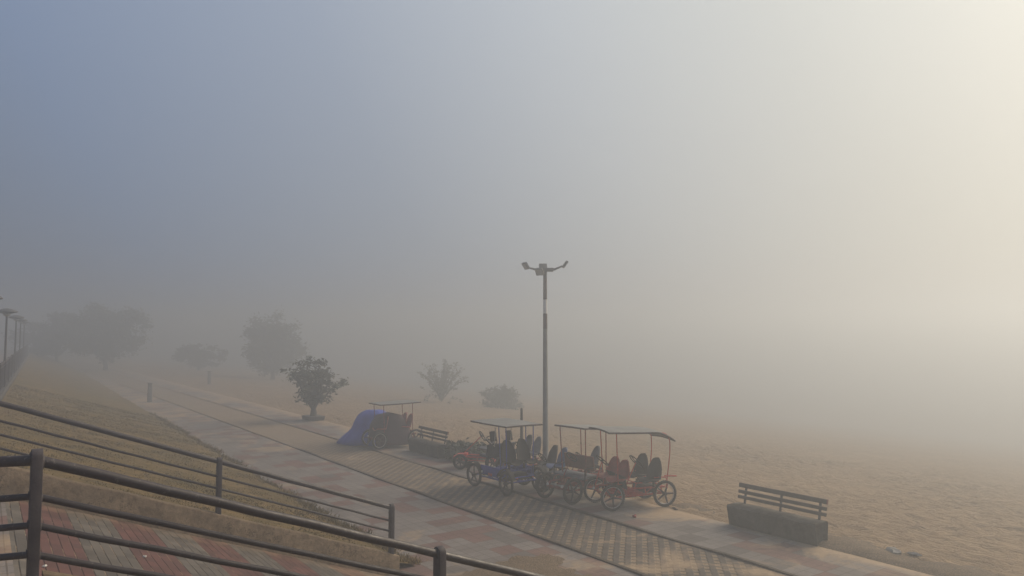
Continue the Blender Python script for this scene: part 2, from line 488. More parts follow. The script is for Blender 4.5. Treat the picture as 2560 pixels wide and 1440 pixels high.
# promenade level and the ramp down to the path
PZ = 2.0
def edge_x(y): return .35 + (.0556 * (y - 28.5) if y > 28.5 else .032 * (y - 28.5) if y > 12 else -.53)
def ramp_z(x): return 2.0 - .37 * (x - .3)
m = MB()
m.add([(-40, -40, PZ), (.3, -40, PZ), (.3, 12.0, PZ), (-40, 12.0, PZ)], [(0, 1, 2, 3)])
yy = list(range(12, 121, 4))
V = []
for y in yy: V += [(-40, y, PZ), (edge_x(y), y, PZ)]
m.add(V, [(2 * i, 2 * i + 1, 2 * i + 3, 2 * i + 2) for i in range(len(yy) - 1)])
tag(m.build('promenade', M['tiles']), kind='structure')
m = MB(); m.add([(.3, 5.2, PZ - .001), (5.9, 5.2, ramp_z(5.9)), (5.9, 11.75, ramp_z(5.9)), (.3, 11.75, PZ - .001)], [(0, 1, 2, 3)])
tag(m.build('ramp', M['ramp']), kind='structure')

# grassy bank between promenade and path
def grass_x(y): return 6.42 + .031 * max(0.0, y - 16)
def bank(y0, y1, name):
    ys_ = np.arange(y0, y1, .22 if y1 < 60 else .5); ts = np.linspace(0, 1, 44)
    T, Y = np.meshgrid(ts, ys_, indexing='ij')
    E0 = np.vectorize(edge_x)(Y) + .14; E1 = np.vectorize(grass_x)(Y) + .13 * vnoise(Y, Y * .3, .8, 2, 4)
    X = E0 + (E1 - E0) * T
    Z = 1.86 * (1 - T) ** 1.04 + .05 * vnoise(X, Y, .9, 6, 3) * np.sin(np.pi * T) + .03 * (T < .99)
    Z[-1, :] = -.02
    n, k = T.shape
    V = np.stack([X, Y, Z], -1).reshape(-1, 3); I = np.arange(n * k).reshape(n, k)
    F = np.stack([I[:-1, :-1], I[1:, :-1], I[1:, 1:], I[:-1, 1:]], -1).reshape(-1, 4)
    return link(tag(D.objects.new(name, np_mesh(name, V, F, M['soil'])), kind='structure'))
bank(11.87, 119, 'grass_bank')
bank(-38, 5.2, 'grass_bank')

def blades(n, y0, y1, hmin, hmax):
    y = y0 + (y1 - y0) * rng.random(n) ** 1.5
    t = rng.random(n)
    e0 = np.vectorize(edge_x)(y) + .2; e1 = np.vectorize(grass_x)(y) + .06
    clump = vnoise(e0 + (e1 - e0) * t, y, .7, 11, 3) + rng.normal(0, .3, n)
    ok = clump > -.15
    y, t, e0, e1 = y[ok], t[ok], e0[ok], e1[ok]; n = len(y)
    x = e0 + (e1 - e0) * t
    z = 1.86 * (1 - t) ** 1.04 + .05 * vnoise(x, y, .9, 6, 3) * np.sin(np.pi * t)
    a = rng.random(n) * 6.283; h = hmin + (hmax - hmin) * rng.random(n); w = .008 + .01 * rng.random(n)
    lx, ly = rng.normal(0, .55, n) * h, rng.normal(0, .55, n) * h
    p0 = np.stack([x - w * np.cos(a), y - w * np.sin(a), z], -1); p1 = np.stack([x + w * np.cos(a), y + w * np.sin(a), z], -1)
    p2 = np.stack([x + lx, y + ly, z + h], -1)
    V = np.concatenate([p0, p1, p2]); F = np.stack([np.arange(n), np.arange(n) + n, np.arange(n) + 2 * n], -1)
    return V, F
V, F = blades(90000, 11.9, 40, .015, .05)
def border(n):
    y = 12 + 30 * rng.random(n) ** 1.4
    x = np.vectorize(grass_x)(y) + .13 * vnoise(y, y * .3, .8, 2, 4) + rng.normal(0, .10, n) - .05
    keep = vnoise(y, y * 0 + 3, .5, 17, 3) + rng.normal(0, .25, n) > -.05
    x, y = x[keep], y[keep]; n = len(x)
    a = rng.random(n) * 6.283; h = .03 + .10 * rng.random(n) ** 1.5; w = .008 + .008 * rng.random(n)
    z = np.clip((np.vectorize(grass_x)(y) - x) * .3, 0, 1)
    p0 = np.stack([x - w * np.cos(a), y - w * np.sin(a), z], -1); p1 = np.stack([x + w * np.cos(a), y + w * np.sin(a), z], -1)
    p2 = np.stack([x + rng.normal(0, .5, n) * h, y + rng.normal(0, .5, n) * h, z + h], -1)
    return np.concatenate([p0, p1, p2]), np.stack([np.arange(n), np.arange(n) + n, np.arange(n) + 2 * n], -1)
V2, F2 = border(14000)
F = np.concatenate([F, F2 + len(V)]); V = np.concatenate([V, V2])
link(tag(D.objects.new('dry_grass', np_mesh('dry_grass', V, F, M['blade'], False)), 'short dry grass covering the bank beside the path', 'grass', kind='stuff'))

# ------------------------------------------------------------------ ramp walls
def wall(name, label, y0, y1, top, xs, end_drop=None, floor=None):
    m = MB(); n = len(xs); V = []
    for i, x in enumerate(xs):
        zt = top(x) + .006 * math.sin(x * 5.1 + y0)
        zb = min(ramp_z(max(x, .3)), PZ) - .35
        j = .008 * math.sin(x * 7.7)
        V += [(x, y0 + j, zb), (x, y0 + j, zt - .02), (x, y0 + .02 + j, zt), (x, y1 - .02, zt), (x, y1, zt - .02), (x, y1, zb)]
    F = []
    for i in range(n - 1):
        for k in range(5):
            a = i * 6 + k
            F.append((a, a + 1, a + 7, a + 6))
    F.append((0, 1, 2, 3, 4, 5)[::-1]); F.append(tuple((n - 1) * 6 + k for k in range(6)))
    m.add(V, [f[::-1] for f in F])
    return tag(m.build(name, M['wall'], sharp=50), label, 'wall')
def far_top(x): return min(2.50 - .37 * x, 2.46)
wall('ramp_wall', 'tan rendered kerb wall along the grass side of the ramp, carrying the thinner railing', 11.72, 11.88, far_top, list(np.arange(-3, .1, .4)) + list(np.arange(.11, 6.01, .235)))
def near_top(x): return 2.73 - .37 * x
wall('ramp_wall', 'tan kerb wall under the nearest railing, only a corner showing', 5.42, 5.68, near_top, list(np.arange(.36, 6.2, .3)))

# ------------------------------------------------------------------ railings
OFF = (0, .224, .400, .576)
def post_mesh(x, y, zb, zt, t=.063, d=.116, rails=None):
    r = d / 2; poly = [(x - t / 2, y - r, zb), (x - t / 2, y + r, zb)]
    for k in range(9):
        a = math.pi * k / 8
        poly.append((x - t / 2, y + r * math.cos(a), zt - r + r * math.sin(a)))
    m = MB().prism(poly, (t, 0, 0))
    if rails:
        for i, o in enumerate(OFF):
            for s in (-1, 1):
                m.ring((x + s * (t / 2 + .002), y, rails - o - s * .37 * (t / 2)), (1, 0, 0), .036 if i == 0 else .022, .006, 14, 6)
    return m
def rail_run(parent, name, pts, r, sag=0):
    P = []
    for a, b in zip(pts[:-1], pts[1:]):
        a, b = Vector(a), Vector(b); n = max(2, int((b - a).length / .35))
        for i in range(n):
            q = a.lerp(b, i / n)
            q.z += .003 * math.sin(q.x * 9.3 + a.z * 5) ; P.append(q)
    P.append(Vector(pts[-1]))
    return MB().tube(P, r, 14).build(name, M['rail'], parent)
OFF = (0, .224, .400, .576)
nz = lambda x: 3.43 - .369 * x
near = thing('handrail', 'nearest dark pipe railing with thick worn rails, in front of the striped ramp', 'railing', (.3, 5.5, 2.6), 0)
def loc(p): return (p[0] - .3, p[1] - 5.5, p[2] - 2.6)
y0 = 5.5
dv, du = -.96, .28
for i, o in enumerate(OFF):
    r = .034 if i == 0 else .021
    rail_run(near, 'top_rail' if i == 0 else 'lower_rail', [loc((.3, y0, nz(.3) - o)), loc((3.18, y0, nz(3.18) - o)), loc((6.06, y0, nz(6.06) - o))], r)
    L = 2.6
    rail_run(near, 'top_rail' if i == 0 else 'lower_rail', [loc((.3, y0, nz(.3) - o)), loc((.3 + dv * L, y0 + du * L, nz(.3) - o))], r)
rail_run(near, 'lower_rail', [loc((.3, y0, 2.59)), loc((.3 + dv * 2.6, y0 + du * 2.6, 2.59))], .021)
for x, zb in ((.3, 2.0), (3.18, nz(3.18) - .72), (6.06, nz(6.06) - .72)):
    q = loc((x, y0, 0)); post_mesh(q[0], q[1], zb - 2.6, nz(x) - 2.6 + .07, rails=nz(x) - 2.6).build('post', M['post'], near, bevel=.006)
q = loc((.3 + dv * 2.6, y0 + du * 2.6, 0)); post_mesh(q[0], q[1], -.6, nz(.3) - 2.6 + .07).build('post', M['post'], near, bevel=.006)

fz = lambda x: 3.276 - .3715 * x
far = thing('handrail', 'farther, thinner dark pipe railing on the wall between ramp and dry grass', 'railing', (0, 11.8, 2.4), 0)
def loc(p): return (p[0], p[1] - 11.8, p[2] - 2.4)
y0 = 11.80
for i, o in enumerate(OFF):
    r = .036 if i == 0 else .017
    rail_run(far, 'top_rail' if i == 0 else 'lower_rail', [loc((.13, y0, fz(.13) - o)), loc((2.98, y0, fz(2.98) - o)), loc((5.86, y0, fz(5.86) - o))], r)
    rail_run(far, 'top_rail' if i == 0 else 'lower_rail', [loc((.13, y0, fz(.13) - o)), loc((-2.4, y0, fz(.13) - o))], r)
for x in (-.45, 2.98, 5.86):
    q = loc((x, y0, 0)); post_mesh(q[0], q[1], far_top(x) - .03 - 2.4, fz(max(x, .13)) - 2.4 + .07, rails=fz(max(x, .13)) - 2.4).build('post', M['post'], far, bevel=.006)
q = loc((-2.4, y0, 0)); post_mesh(q[0], q[1], 2.42 - 2.4, fz(.13) - 2.4 + .07).build('post', M['post'], far, bevel=.006)

# ------------------------------------------------------------------ benches
def make_bench():
    root = thing('park_bench', '', 'bench')
    m = MB(); n = 14; V = []; L = 2.08
    for i in range(n + 1):
        y = -L / 2 + L * i / n
        j = .010 * math.sin(i * 2.1); k = .008 * math.sin(i * 1.3 + 1)
        V += [(.07 + k, y, -.03), (.0 + j, y, .40), (.025 + j, y, .425 + k), (.42, y, .43 + k * .5), (.45, y, .40), (.41, y, -.03)]
    F = []
    for i in range(n):
        for a in range(6):
            b = (a + 1) % 6
            F.append((i * 6 + a, i * 6 + b, i * 6 + 6 + b, i * 6 + 6 + a))
    m.add(V, F)
    for s, i0 in ((-1, 0), (1, n)):      # hollowed, ragged end faces
        ring = [Vector(V[i0 * 6 + a]) for a in range(6)]
        c = sum(ring, Vector()) / 6
        inner = [c + (p - c) * .72 + Vector((0, -s * .06, -.02)) for p in ring]
        b0 = len(m.v)
        m.v += [tuple(p) for p in ring + inner]
        for a in range(6):
            b = (a + 1) % 6
            q = (b0 + a, b0 + b, b0 + 6 + b, b0 + 6 + a)
            m.f.append(q if s > 0 else q[::-1])
        q = tuple(b0 + 6 + a for a in range(6)); m.f.append(q if s > 0 else q[::-1])
    m.build('seat', M['bench'], root, sharp=45)
    for y in (-.88, .0, .88):
        MB().obox((.435, y, .60), (.016, 0, .0), (0, .022, 0), (.045, 0, .23)).build('post', M['steel'], root, bevel=.003)
    for h, z in ((.045, .80), (.034, .665), (.032, .555)):
        x = .44 + (z - .6) * .195 - .04
        s = MB().obox((x, 0, z), (.018, 0, .0), (0, 1.04, 0), (h * .2, 0, h)).build('slat', M['wood'], root, bevel=.006)
        if h > .04:
            MB().obox((x, -1.043, z), (.019, 0, 0), (0, .006, 0), (h * .2, 0, h)).build('end_cap', M['wood_end'], s)
    return root
def copy_tree(o, parent=None):
    c = o.copy(); COL.objects.link(c); c.parent = parent
    for ch in list(o.children): copy_tree(ch, c)
    return c
bench = make_bench(); bench.location = (13.2, 9.48, .0)
bench['label'] = 'dark concrete bench with slatted wooden back standing alone at the sand edge'
bench['group'] = 'benches facing the path'
b2 = copy_tree(bench); b2.location = (12.3, 22.55, 0); b2.rotation_euler.z = R(-1)
b2['label'] = 'foggy concrete block bench with slatted back beside the covered cart and blue tarpaulin'

# ------------------------------------------------------------------ pedal carts
MESH = {}
def wheel(parent, x, y, r, rimmat, axis=(0, 1, 0), spokes=5, tw=.033):
    key = (r, rimmat.name, spokes)
    if key not in MESH:
        a = MB(); a.ring((0, 0, 0), (0, 1, 0), r - tw, tw, 36, 8, .95)
        for k in range(36):      # tread blocks
            t = 2 * math.pi * (k + .5) / 36
            c = Vector((math.cos(t), 0, math.sin(t)))
            a.obox(c * (r - .004), Vector((-c.z, 0, c.x)) * .009, (0, tw * .55, 0), c * .006)
        tyre = a.mesh('tyre', M['black'])
        q_ = MB().ring((0, 0, 0), (0, 1, 0), r - 2 * tw - .004, .012, 36, 6, 1.4); ringm = q_.mesh('rim', rimmat); b = MB()
        for k in range(spokes):
            t = 2 * math.pi * k / spokes + .3
            c = Vector((math.cos(t), 0, math.sin(t))); p = Vector((-c.z, 0, c.x))
            l = r - 2 * tw - .01
            b.prism([c * .03 + p * .022 - Vector((0, .012, 0)), c * l + p * .012 - Vector((0, .012, 0)), c * l - p * .012 - Vector((0, .012, 0)), c * .03 - p * .022 - Vector((0, .012, 0))], (0, .024, 0))
        b.tube([(0, -.06, 0), (0, .06, 0)], .036, 12)
        MESH[key] = (b.mesh('wheel', M['rimdark']), tyre, ringm)
    rm, ty, rg = MESH[key]
    w = D.objects.new('wheel', rm); link(w, parent); w.location = (x, y, r); w.rotation_euler = (0, random.random() * 6, random.uniform(-.12, .12) if x > 0 else 0)
    link(D.objects.new('tyre', ty), w); link(D.objects.new('rim', rg), w)
    return w

def bucket_seat(parent, x, y, z, mat, h=.54, w=.225, rz=0, name='seat'):
    key = ('seat', mat.name, h, w)
    if key not in MESH:
        rows = []
        prof = [(.40, .02, .86), (.36, .05, .95), (.24, .03, 1.0), (.10, .015, 1.0), (.02, .03, .97), (-.02, .10, .98), (-.05, .22, 1.0), (-.085, .36, .95), (-.115, .47, .78), (-.135, .55, .62), (-.15, .60, .46), (-.155, .62, .25)]
        for px, pz, k in prof:
            row = []
            for j in range(9):
                t = -1 + 2 * j / 8
                lift = .07 * abs(t) ** 2.2
                back = pz > .08
                row.append((px + (lift if back else 0), t * w * k, pz * h / .62 + (0 if back else lift)))
            rows.append(row)
        MESH[key] = MB().shell(rows, .022).mesh('seat', mat, sharp=60)
    o = D.objects.new(name, MESH[key]); link(o, parent); o.location = (x, y, z + .05); o.rotation_euler.z = rz
    MB().tube([(.05, 0, 0), (.05, 0, -.12)], .03, 8).build('seat_post', M['black'], o)
    return o

def steering(parent, x, y, z, bx, bz, col, rw=.15):
    top = Vector((x, y, z)); bot = Vector((bx, y, bz)); ax = (top - bot).normalized(); ax = (ax + Vector((-.75, 0, .25)) ).normalized()
    m = MB(); m.ring(top, ax, rw, .014, 24, 8)
    p = ax.orthogonal().normalized(); q = ax.cross(p)
    for k in range(3):
        a = k * 2.094 + .4
        m.tube([top - ax * .02, top + (p * math.cos(a) + q * math.sin(a)) * rw], .01, 6)
    m.tube([top - ax * .03, top + ax * .012], .035, 10)
    w = m.build('steering_wheel', M['black'], parent)
    MB().tube([top - ax * .02, bot], .014, 8).build('steering_column', col, w)
    return w

def canopy(parent, x0, x1, wd, z, drop, mat, edge, front_up=0.0, name='canopy'):
    rows = []; n = 14
    for i in range(n + 1):
        t = i / n; x = x0 + (x1 - x0) * t
        zz = z + front_up * t
        if drop and t < .3:
            k = (.3 - t) / .3; zz -= drop * k ** 2
        row = []
        for j in range(9):
            s = -1 + 2 * j / 8
            row.append((x, s * wd / 2, zz - (.03 if drop else .008) * s * s + .003 * math.sin(5 * t + 2 * s)))
        rows.append(row)
    c = MB().shell([r for r in rows], .018).build(name, mat, parent, sharp=50)
    rim = [rows[0][j] for j in range(9)] + [rows[i][8] for i in range(1, n + 1)] + [rows[n][j] for j in range(7, -1, -1)] + [rows[i][0] for i in range(n - 1, 0, -1)]
    MB().tube([(p[0], p[1], p[2] - .022) for p in rim], .021, 8, True).build('canopy_rim', edge, c)
    return c

def fender(parent, x, y, r, mat):
    rows = []
    for i in range(9):
        a = R(20 + 140 * i / 8)
        rows.append([(x + (r + .045) * math.cos(a), y + s, r + (r + .045) * math.sin(a)) for s in (-.06, -.03, 0, .03, .06)])
    return MB().shell(rows, .01).build('fender', mat, parent, sharp=60)

def surrey(label, loc, rz, fm, L=1.37, W=.95, r=.31, rims='rimdark', rear_hoop=True, cz=1.78, cw=1.12, cx=(-.86, .92), drop=.17, fup=.06, pf=.5, group='pedal carts parked together beside the lamp post'):
    g = thing('pedal_cart', label, 'pedal cart', loc, rz, group)
    hx, hy = L / 2, W / 2
    m = MB()
    for s in (-1, 1):
        m.tube([(-hx - .1, s * .30, .44), (hx + .02, s * .30, .44), (hx + .14, s * .26, .36)], .023, 8)
        m.tube([(-hx - .05, s * .34, .30), (hx, s * .34, .27)], .021, 8)
        for x in (-hx, -.25, .2, hx):
            m.tube([(x, s * .34, .28), (x, s * .30, .45)], .015, 6)
        m.tube([(-.45, s * .3, .44), (-.15, s * .36, .27)], .013, 6)
        m.tube([(.5, s * .3, .44), (.2, s * .36, .27)], .013, 6)
    for x in (-hx - .08, -.3, .1, .45, hx + .1):
        m.tube([(x, -.30, .44 if x < hx else .36), (x, .30, .44 if x < hx else .36)], .016, 8)
    for x in (-hx, hx):
        m.tube([(x, -hy, r), (x, hy, r)], .02, 8)
    m.tube([(0, -.3, .26), (0, .3, .26)], .02, 8)
    m.tube([(-hx, 0, r), (hx, 0, .3)], .022, 8)
    for s in (-1, 1):
        m.tube([(-hx, s * .36, .30), (-hx + .1, s * .34, .58), (.0, s * .34, .57), (.12, s * .34, .30)], .015, 8)
        m.tube([(.1, s * .05, .28), (hx - .05, s * .12, .40)], .018, 8)
        m.tube([(.26, s * .34, .29), (.30, s * .32, .56), (.52, s * .30, .56), (.60, s * .30, .42)], .013, 6)
    m.tube([(-hx + .1, -.34, .58), (-hx + .1, .34, .58)], .014, 6).tube([(.0, -.34, .57), (.0, .34, .57)], .014, 6)
    m.build('frame', M[fm], g)
    for s in (-1, 1):
        MB().obox((.05, s * .20, .31), (.36, 0, .03), (0, .012, 0), (0, 0, .045)).build('chain_guard', M[fm], g, bevel=.008)
    MB().obox((-.40, 0, .40), (.17, 0, 0), (0, .27, 0), (0, 0, .09)).build('storage_box', M['seat_black'], g, bevel=.015)
    for x in (-hx, hx):
        for s in (-1, 1):
            wheel(g, x, s * hy, r, M[rims])
    for s in (-1, 1):      # canopy posts
        if rear_hoop:
            pts = [(-hx - .06, s * .42, .40), (-hx - .13, s * .43, .9), (-hx - .17, s * .44, 1.25)]
            for k in range(7):
                a = k / 6 * math.pi / 2
                pts.append((-hx - .17 + .22 * (1 - math.cos(a)), s * .45, cz - .32 + .26 * math.sin(a)))
        else:
            pts = [(-hx + .1, s * .42, .42), (-hx + .12, s * .44, cz - .05)]
        MB().tube(pts, .014, 8).build('canopy_post', M[fm], g)
        MB().tube([(pf, s * .40, .42), (pf + .06, s * .44, cz - .02 + .5 * fup)], .014, 8).build('canopy_post', M[fm], g)
    canopy(g, cx[0], cx[1], cw, cz, drop, M['canopy'], M['canopy_edge'], fup)
    # pedals, chainwheel and floor tray
    for s in (-1, 1):
        m = MB(); m.tube([(.42, s * .24 - .09, .33), (.42, s * .24 + .09, .33)], .014, 8)
        m.ring((.42, s * .24, .33), (0, 1, 0), .075, .008, 20, 6)
        m.obox((.50, s * .24 + .1, .33), (.045, 0, 0), (0, .04, 0), (0, 0, .012)).obox((.34, s * .24 - .1, .33), (.045, 0, 0), (0, .04, 0), (0, 0, .012))
        m.obox((.46, s * .24 + .07, .33), (.05, 0, 0), (0, .008, 0), (0, 0, .012)).obox((.38, s * .24 - .07, .33), (.05, 0, 0), (0, .008, 0), (0, 0, .012))
        m.build('pedal_crank', M['black'], g)
    MB().obox((.2, 0, .245), (.17, 0, 0), (0, .3, 0), (0, 0, .008)).build('floor_tray', M['plate'], g, bevel=.003)
    for s in (-1, 1):
        m = MB(); m.lathe([(.0, -.02), (.03, -.015), (.035, .0), (.03, .015)], (0, 0, 0), 12)
        o = m.build('headlight', M['lampwhite'], g); o.location = (hx + .15, s * .25, .40); o.rotation_euler.y = R(90)
        o = MB().box(-.008, .008, -.03, .03, -.015, .015).build('reflector', M['refl_red'], g, bevel=.003); o.location = (-hx - .11, s * .25, .42)
    return g
def arm(g, x0, x1, y, z, mat):
    MB().tube([(x0, y, .44), (x0, y, z - .05), (x0 + .05 * (1 if x1 > x0 else -1), y, z), (x1, y, z)], .015, 8).build('armrest', mat, g)

# the red cart nearest the sand
C = surrey('red pedal cart with curved grey roof and bright rimmed wheel, nearest the sand', (12.83, 13.1, 0), R(163), 'red', rims='rimsilver', cz=1.80, cx=(-.92, .80), drop=.2, fup=.05)
for s in (-1, 1):
    bucket_seat(C, -.50, s * .33, .52, M['seat_dark'], .56, .22, R(22))
    bucket_seat(C, .30, s * .25, .56, M['seat_red'], .50, .22, R(18))
    arm(C, -.74, -.40, s * .48, .70, M['red'])
steering(C, -.05, .26, 1.06, .26, .46, M['red'], .2)
steering(C, .60, -.25, 1.04, .80, .44, M['red'], .18)
MB().obox((.36, -.25, .62), (.015, 0, .0), (0, .26, 0), (.03, 0, .15)).obox((.36, .25, .62), (.015, 0, .0), (0, .26, 0), (.03, 0, .15)).build('seat_back_board', M['seat_black'], C, bevel=.01)
MB().tube([(-.70, -.44, .72), (-1.02, -.44, .70)], .017, 8).build('push_bar', M['red'], C)
MB().tube([(-.70, .44, .72), (-1.02, .44, .70)], .017, 8).build('push_bar', M['red'], C)

# the maroon cart with the tan bench seat
Dc = surrey('maroon pedal cart with tan bench seat, right of the blue cart', (12.36, 14.45, 0), R(186), 'maroon', rims='rimdark', rear_hoop=False, cz=1.70, cx=(-.92, .32), drop=0, fup=.10, cw=1.0, pf=.14)
rows = [[(-.10 + .06 * z, y, .60 + .36 * z) for y in np.linspace(-.5, .5, 7)] for z in np.linspace(0, 1, 5)]
rows = [[(p[0], p[1], p[2] + .10) for p in r_] for r_ in rows]
MB().shell(rows, .05).build('backrest', M['tan_vinyl'], Dc, bevel=.012)
MB().obox((.13, 0, .575), (.22, 0, -.012), (0, .52, 0), (0, 0, .028)).build('seat', M['seat_grey'], Dc, bevel=.01)
arm(Dc, .32, -.06, .53, .80, M['seat_black']); arm(Dc, .32, -.06, -.53, .80, M['seat_black'])
steering(Dc, .12, -.1, 1.0, .5, .45, M['maroon'])
MB().obox((.42, 0, .34), (.24, 0, .02), (0, .36, 0), (0, 0, .01)).build('footboard', M['plate'], Dc, bevel=.003)

# the blue cart standing lengthwise beside the lane
A = surrey('blue pedal cart with flat grey roof and navy bench seat, half on the paver lane', (11.46, 16.35, 0), R(90), 'blue', L=1.5, W=1.04, rims='rimdark', rear_hoop=False, cz=1.76, cx=(-.84, .84), drop=0, fup=0, cw=1.14, pf=-.36)
for x in (-.75, .75):
    for s in (-1, 1): fender(A, x, s * .52, .31, M['seat_black'])
MB().obox((-.02, .47, .50), (.50, 0, 0), (0, .014, 0), (0, 0, .115)).build('side_panel', M['blue'], A, bevel=.01)
MB().obox((-.02, -.47, .50), (.50, 0, 0), (0, .014, 0), (0, 0, .115)).build('side_panel', M['blue'], A, bevel=.01)
MB().obox((.0, .505, .42), (.09, 0, 0), (0, .006, 0), (0, 0, .035)).build('number_plate', M['refl_red'], A, bevel=.004)
for x in (-.40, .40):
    o = MB().lathe([(.0, -.015), (.03, -.01), (.034, .0), (.03, .012)], (0, 0, 0), 12).build('side_light', M['lampwhite'], A); o.location = (x, .50, .44); o.rotation_euler.x = R(90)
rows = [[(.22 - .07 * z, y, .86 + .30 * z) for y in np.linspace(-.42, .46, 7)] for z in np.linspace(0, 1, 5)]
MB().shell(rows, .06).build('backrest', M['navy'], A, bevel=.015)
MB().obox((.40, .0, .84), (.22, 0, 0), (0, .44, 0), (0, 0, .035)).build('seat', M['navy'], A, bevel=.012)
bucket_seat(A, -.42, .22, .66, M['seat_black'], .62, .24, R(180)); bucket_seat(A, -.42, -.26, .66, M['seat_black'], .62, .22, R(180))
for y, xx in ((.30, .10), (-.16, .02)):
    MB().tube([(xx + .42, y, 1.30), (xx, y, 1.12), (xx - .05, y, 1.62)], .013, 8).build('roof_strut', M['plate'], A)
    MB().obox((xx + .06, y, 1.38), (.02, 0, .0), (0, .10, 0), (.03, 0, .13)).build('hanging_item', M['seat_dark'], A, bevel=.02)  # small dark item hanging below the roof, only roughly shaped
steering(A, .52, .1, 1.22, .72, .46, M['steel'])

# low pedal karts without roofs
def kart(label, loc, rz, fm, seats, r=.23, rims='rimdark', col='steel', sx=-.05, long_col=False):
    g = thing('pedal_kart', label, 'pedal kart', loc, rz, 'low roofless pedal karts between the carts')
    W = .38 if len(seats) == 1 else .52
    m = MB()
    for s in (-1, 1):
        m.tube([(-.62, s * .2, .34), (.45, s * .2, .36), (.66, s * .1, .36)], .022, 8)
        m.tube([(-.55, s * .26, .25), (.50, s * .26, .26)], .016, 8)
        for x in (-.5, 0, .45): m.tube([(x, s * .26, .25), (x, s * .2, .35)], .014, 6)
    m.tube([(-.5, -W, r), (-.5, W, r)], .02, 8); m.tube([(.5, -W, r), (.5, W, r)], .02, 8)
    m.tube([(.62, -.26, .30), (.74, -.2, .33), (.76, 0, .34), (.74, .2, .33), (.62, .26, .30)], .02, 8)
    m.obox((.52, 0, .39), (.16, 0, -.02), (0, .12, 0), (0, 0, .035))
    m.build('frame', M[fm], g)
    for x in (-.5, .5):
        for s in (-1, 1): wheel(g, x, s * W, r, M[rims], spokes=6, tw=.036)
    if len(seats) == 1: bucket_seat(g, sx - .2, 0, .46, M[seats[0]])
    else:
        for s, k in zip((-1, 1), seats): bucket_seat(g, sx - .2, s * .25, .46, M[k])
    if long_col: steering(g, -.1, 0, .98, .5, .40, M[fm])
    else: steering(g, .22, 0, .80, .52, .38, M[col])
    m = MB(); m.tube([(.34, -.14, .33), (.34, .14, .33)], .012, 8).obox((.38, .15, .33), (.04, 0, 0), (0, .035, 0), (0, 0, .01)).obox((.30, -.15, .33), (.04, 0, 0), (0, .035, 0), (0, 0, .01))
    m.build('pedal_crank', M['black'], g)
    return g
kart('low red pedal kart with a long slanted steering column, left of the blue cart', (12.55, 19.35, 0), R(135), 'red', ['seat_grey'], long_col=True, sx=-.2)
kart('low kart with two brown grey seats behind the blue cart, by the wooden stake', (13.25, 17.9, 0), R(176), 'maroon', ['seat_dark', 'seat_grey'])
kart('low kart with a blue seat and a black seat, in front of the lamp post', (12.55, 15.85, 0), R(172), 'navy', ['seat_black', 'seat_blue'])
kart('low kart with one slate blue seat, behind the tan bench seat of the maroon cart', (13.45, 15.35, 0), R(168), 'maroon', ['seat_grey'])

# the roofed cart and the tarpaulin farther back
E = surrey('roofed red pedal cart half hidden in fog beside the blue tarpaulin', (12.35, 24.85, 0), R(178), 'maroon', L=1.4, rims='rimsilver', rear_hoop=False, cz=1.62, cx=(-.88, .72), drop=0, fup=-.03, cw=1.0)
for s in (-1, 1): bucket_seat(E, -.55, s * .24, .58, M['seat_red'])
bucket_seat(E, .40, .2, .56, M['seat_orange'])
rows = []
for x, zt, wd in ((.80, .40, .42), (.74, .84, .44), (.52, 1.14, .46), (.1, 1.22, .48), (-.22, 1.14, .50), (-.40, .80, .52), (-.56, .50, .54), (-.66, .22, .54)):
    rows.append([(x, -.02 - t * wd, zt - .05 * abs(t) ** 3 - ((zt - .14) * max(0, abs(t) - .75) / .25)) for t in np.linspace(-1, 1, 11)])
MB().shell(rows[::-1], .015).build('seat_cover', M['tarp_edge'], E, sharp=70)

def tarpaulin():
    n, k = 120, 30; V = []
    cx, cy = 12.2, 26.2
    for j in range(k + 1):
        t = j / k
        for i in range(n):
            a = 2 * math.pi * i / n
            ca, sa = math.cos(a), math.sin(a)
            rx = .98 * (abs(ca) ** 1.4 + abs(sa) ** 1.4) ** (-1 / 1.4); ry = 1.1 * rx / .98
            f = .97 * t ** .8
            flare = 1 + .16 * max(0, t - .88) / .12
            tip = 1 + .34 * max(0, math.cos(a - R(150))) ** 5 * max(0, (t - .78) / .22) ** 2
            fold = 1 + .05 * t * (abs(math.sin(4.5 * a + 2 * t)) - .6) + .03 * t * (abs(math.sin(8.5 * a + 1 + t)) - .6)
            R_ = f * flare * tip * fold
            z = 1.22 * max(0, 1 - t ** 2.8) ** .75 + .05 * (abs(math.sin(3.5 * a + 3 * t)) - .5) * t + .03 * noise.noise(Vector((math.cos(a) * t * 3, math.sin(a) * t * 3, 2)))
            V.append((cx + rx * ca * R_, cy + ry * sa * R_, max(z, .012 + .01 * math.sin(5 * a)) if t > .9 else z))
    F = []
    for j in range(k):
        for i in range(n):
            F.append((j * n + i, j * n + (i + 1) % n, (j + 1) * n + (i + 1) % n, (j + 1) * n + i))
    o = MB().add(V, [f[::-1] for f in F]).build('tarpaulin', M['tarp'], sharp=80)
    s = o.modifiers.new('thickness', 'SOLIDIFY'); s.thickness = .012
    return tag(o, 'blue tarpaulin draped to the ground like a tent beside the fogged roofed cart', 'tarpaulin')
tarpaulin()

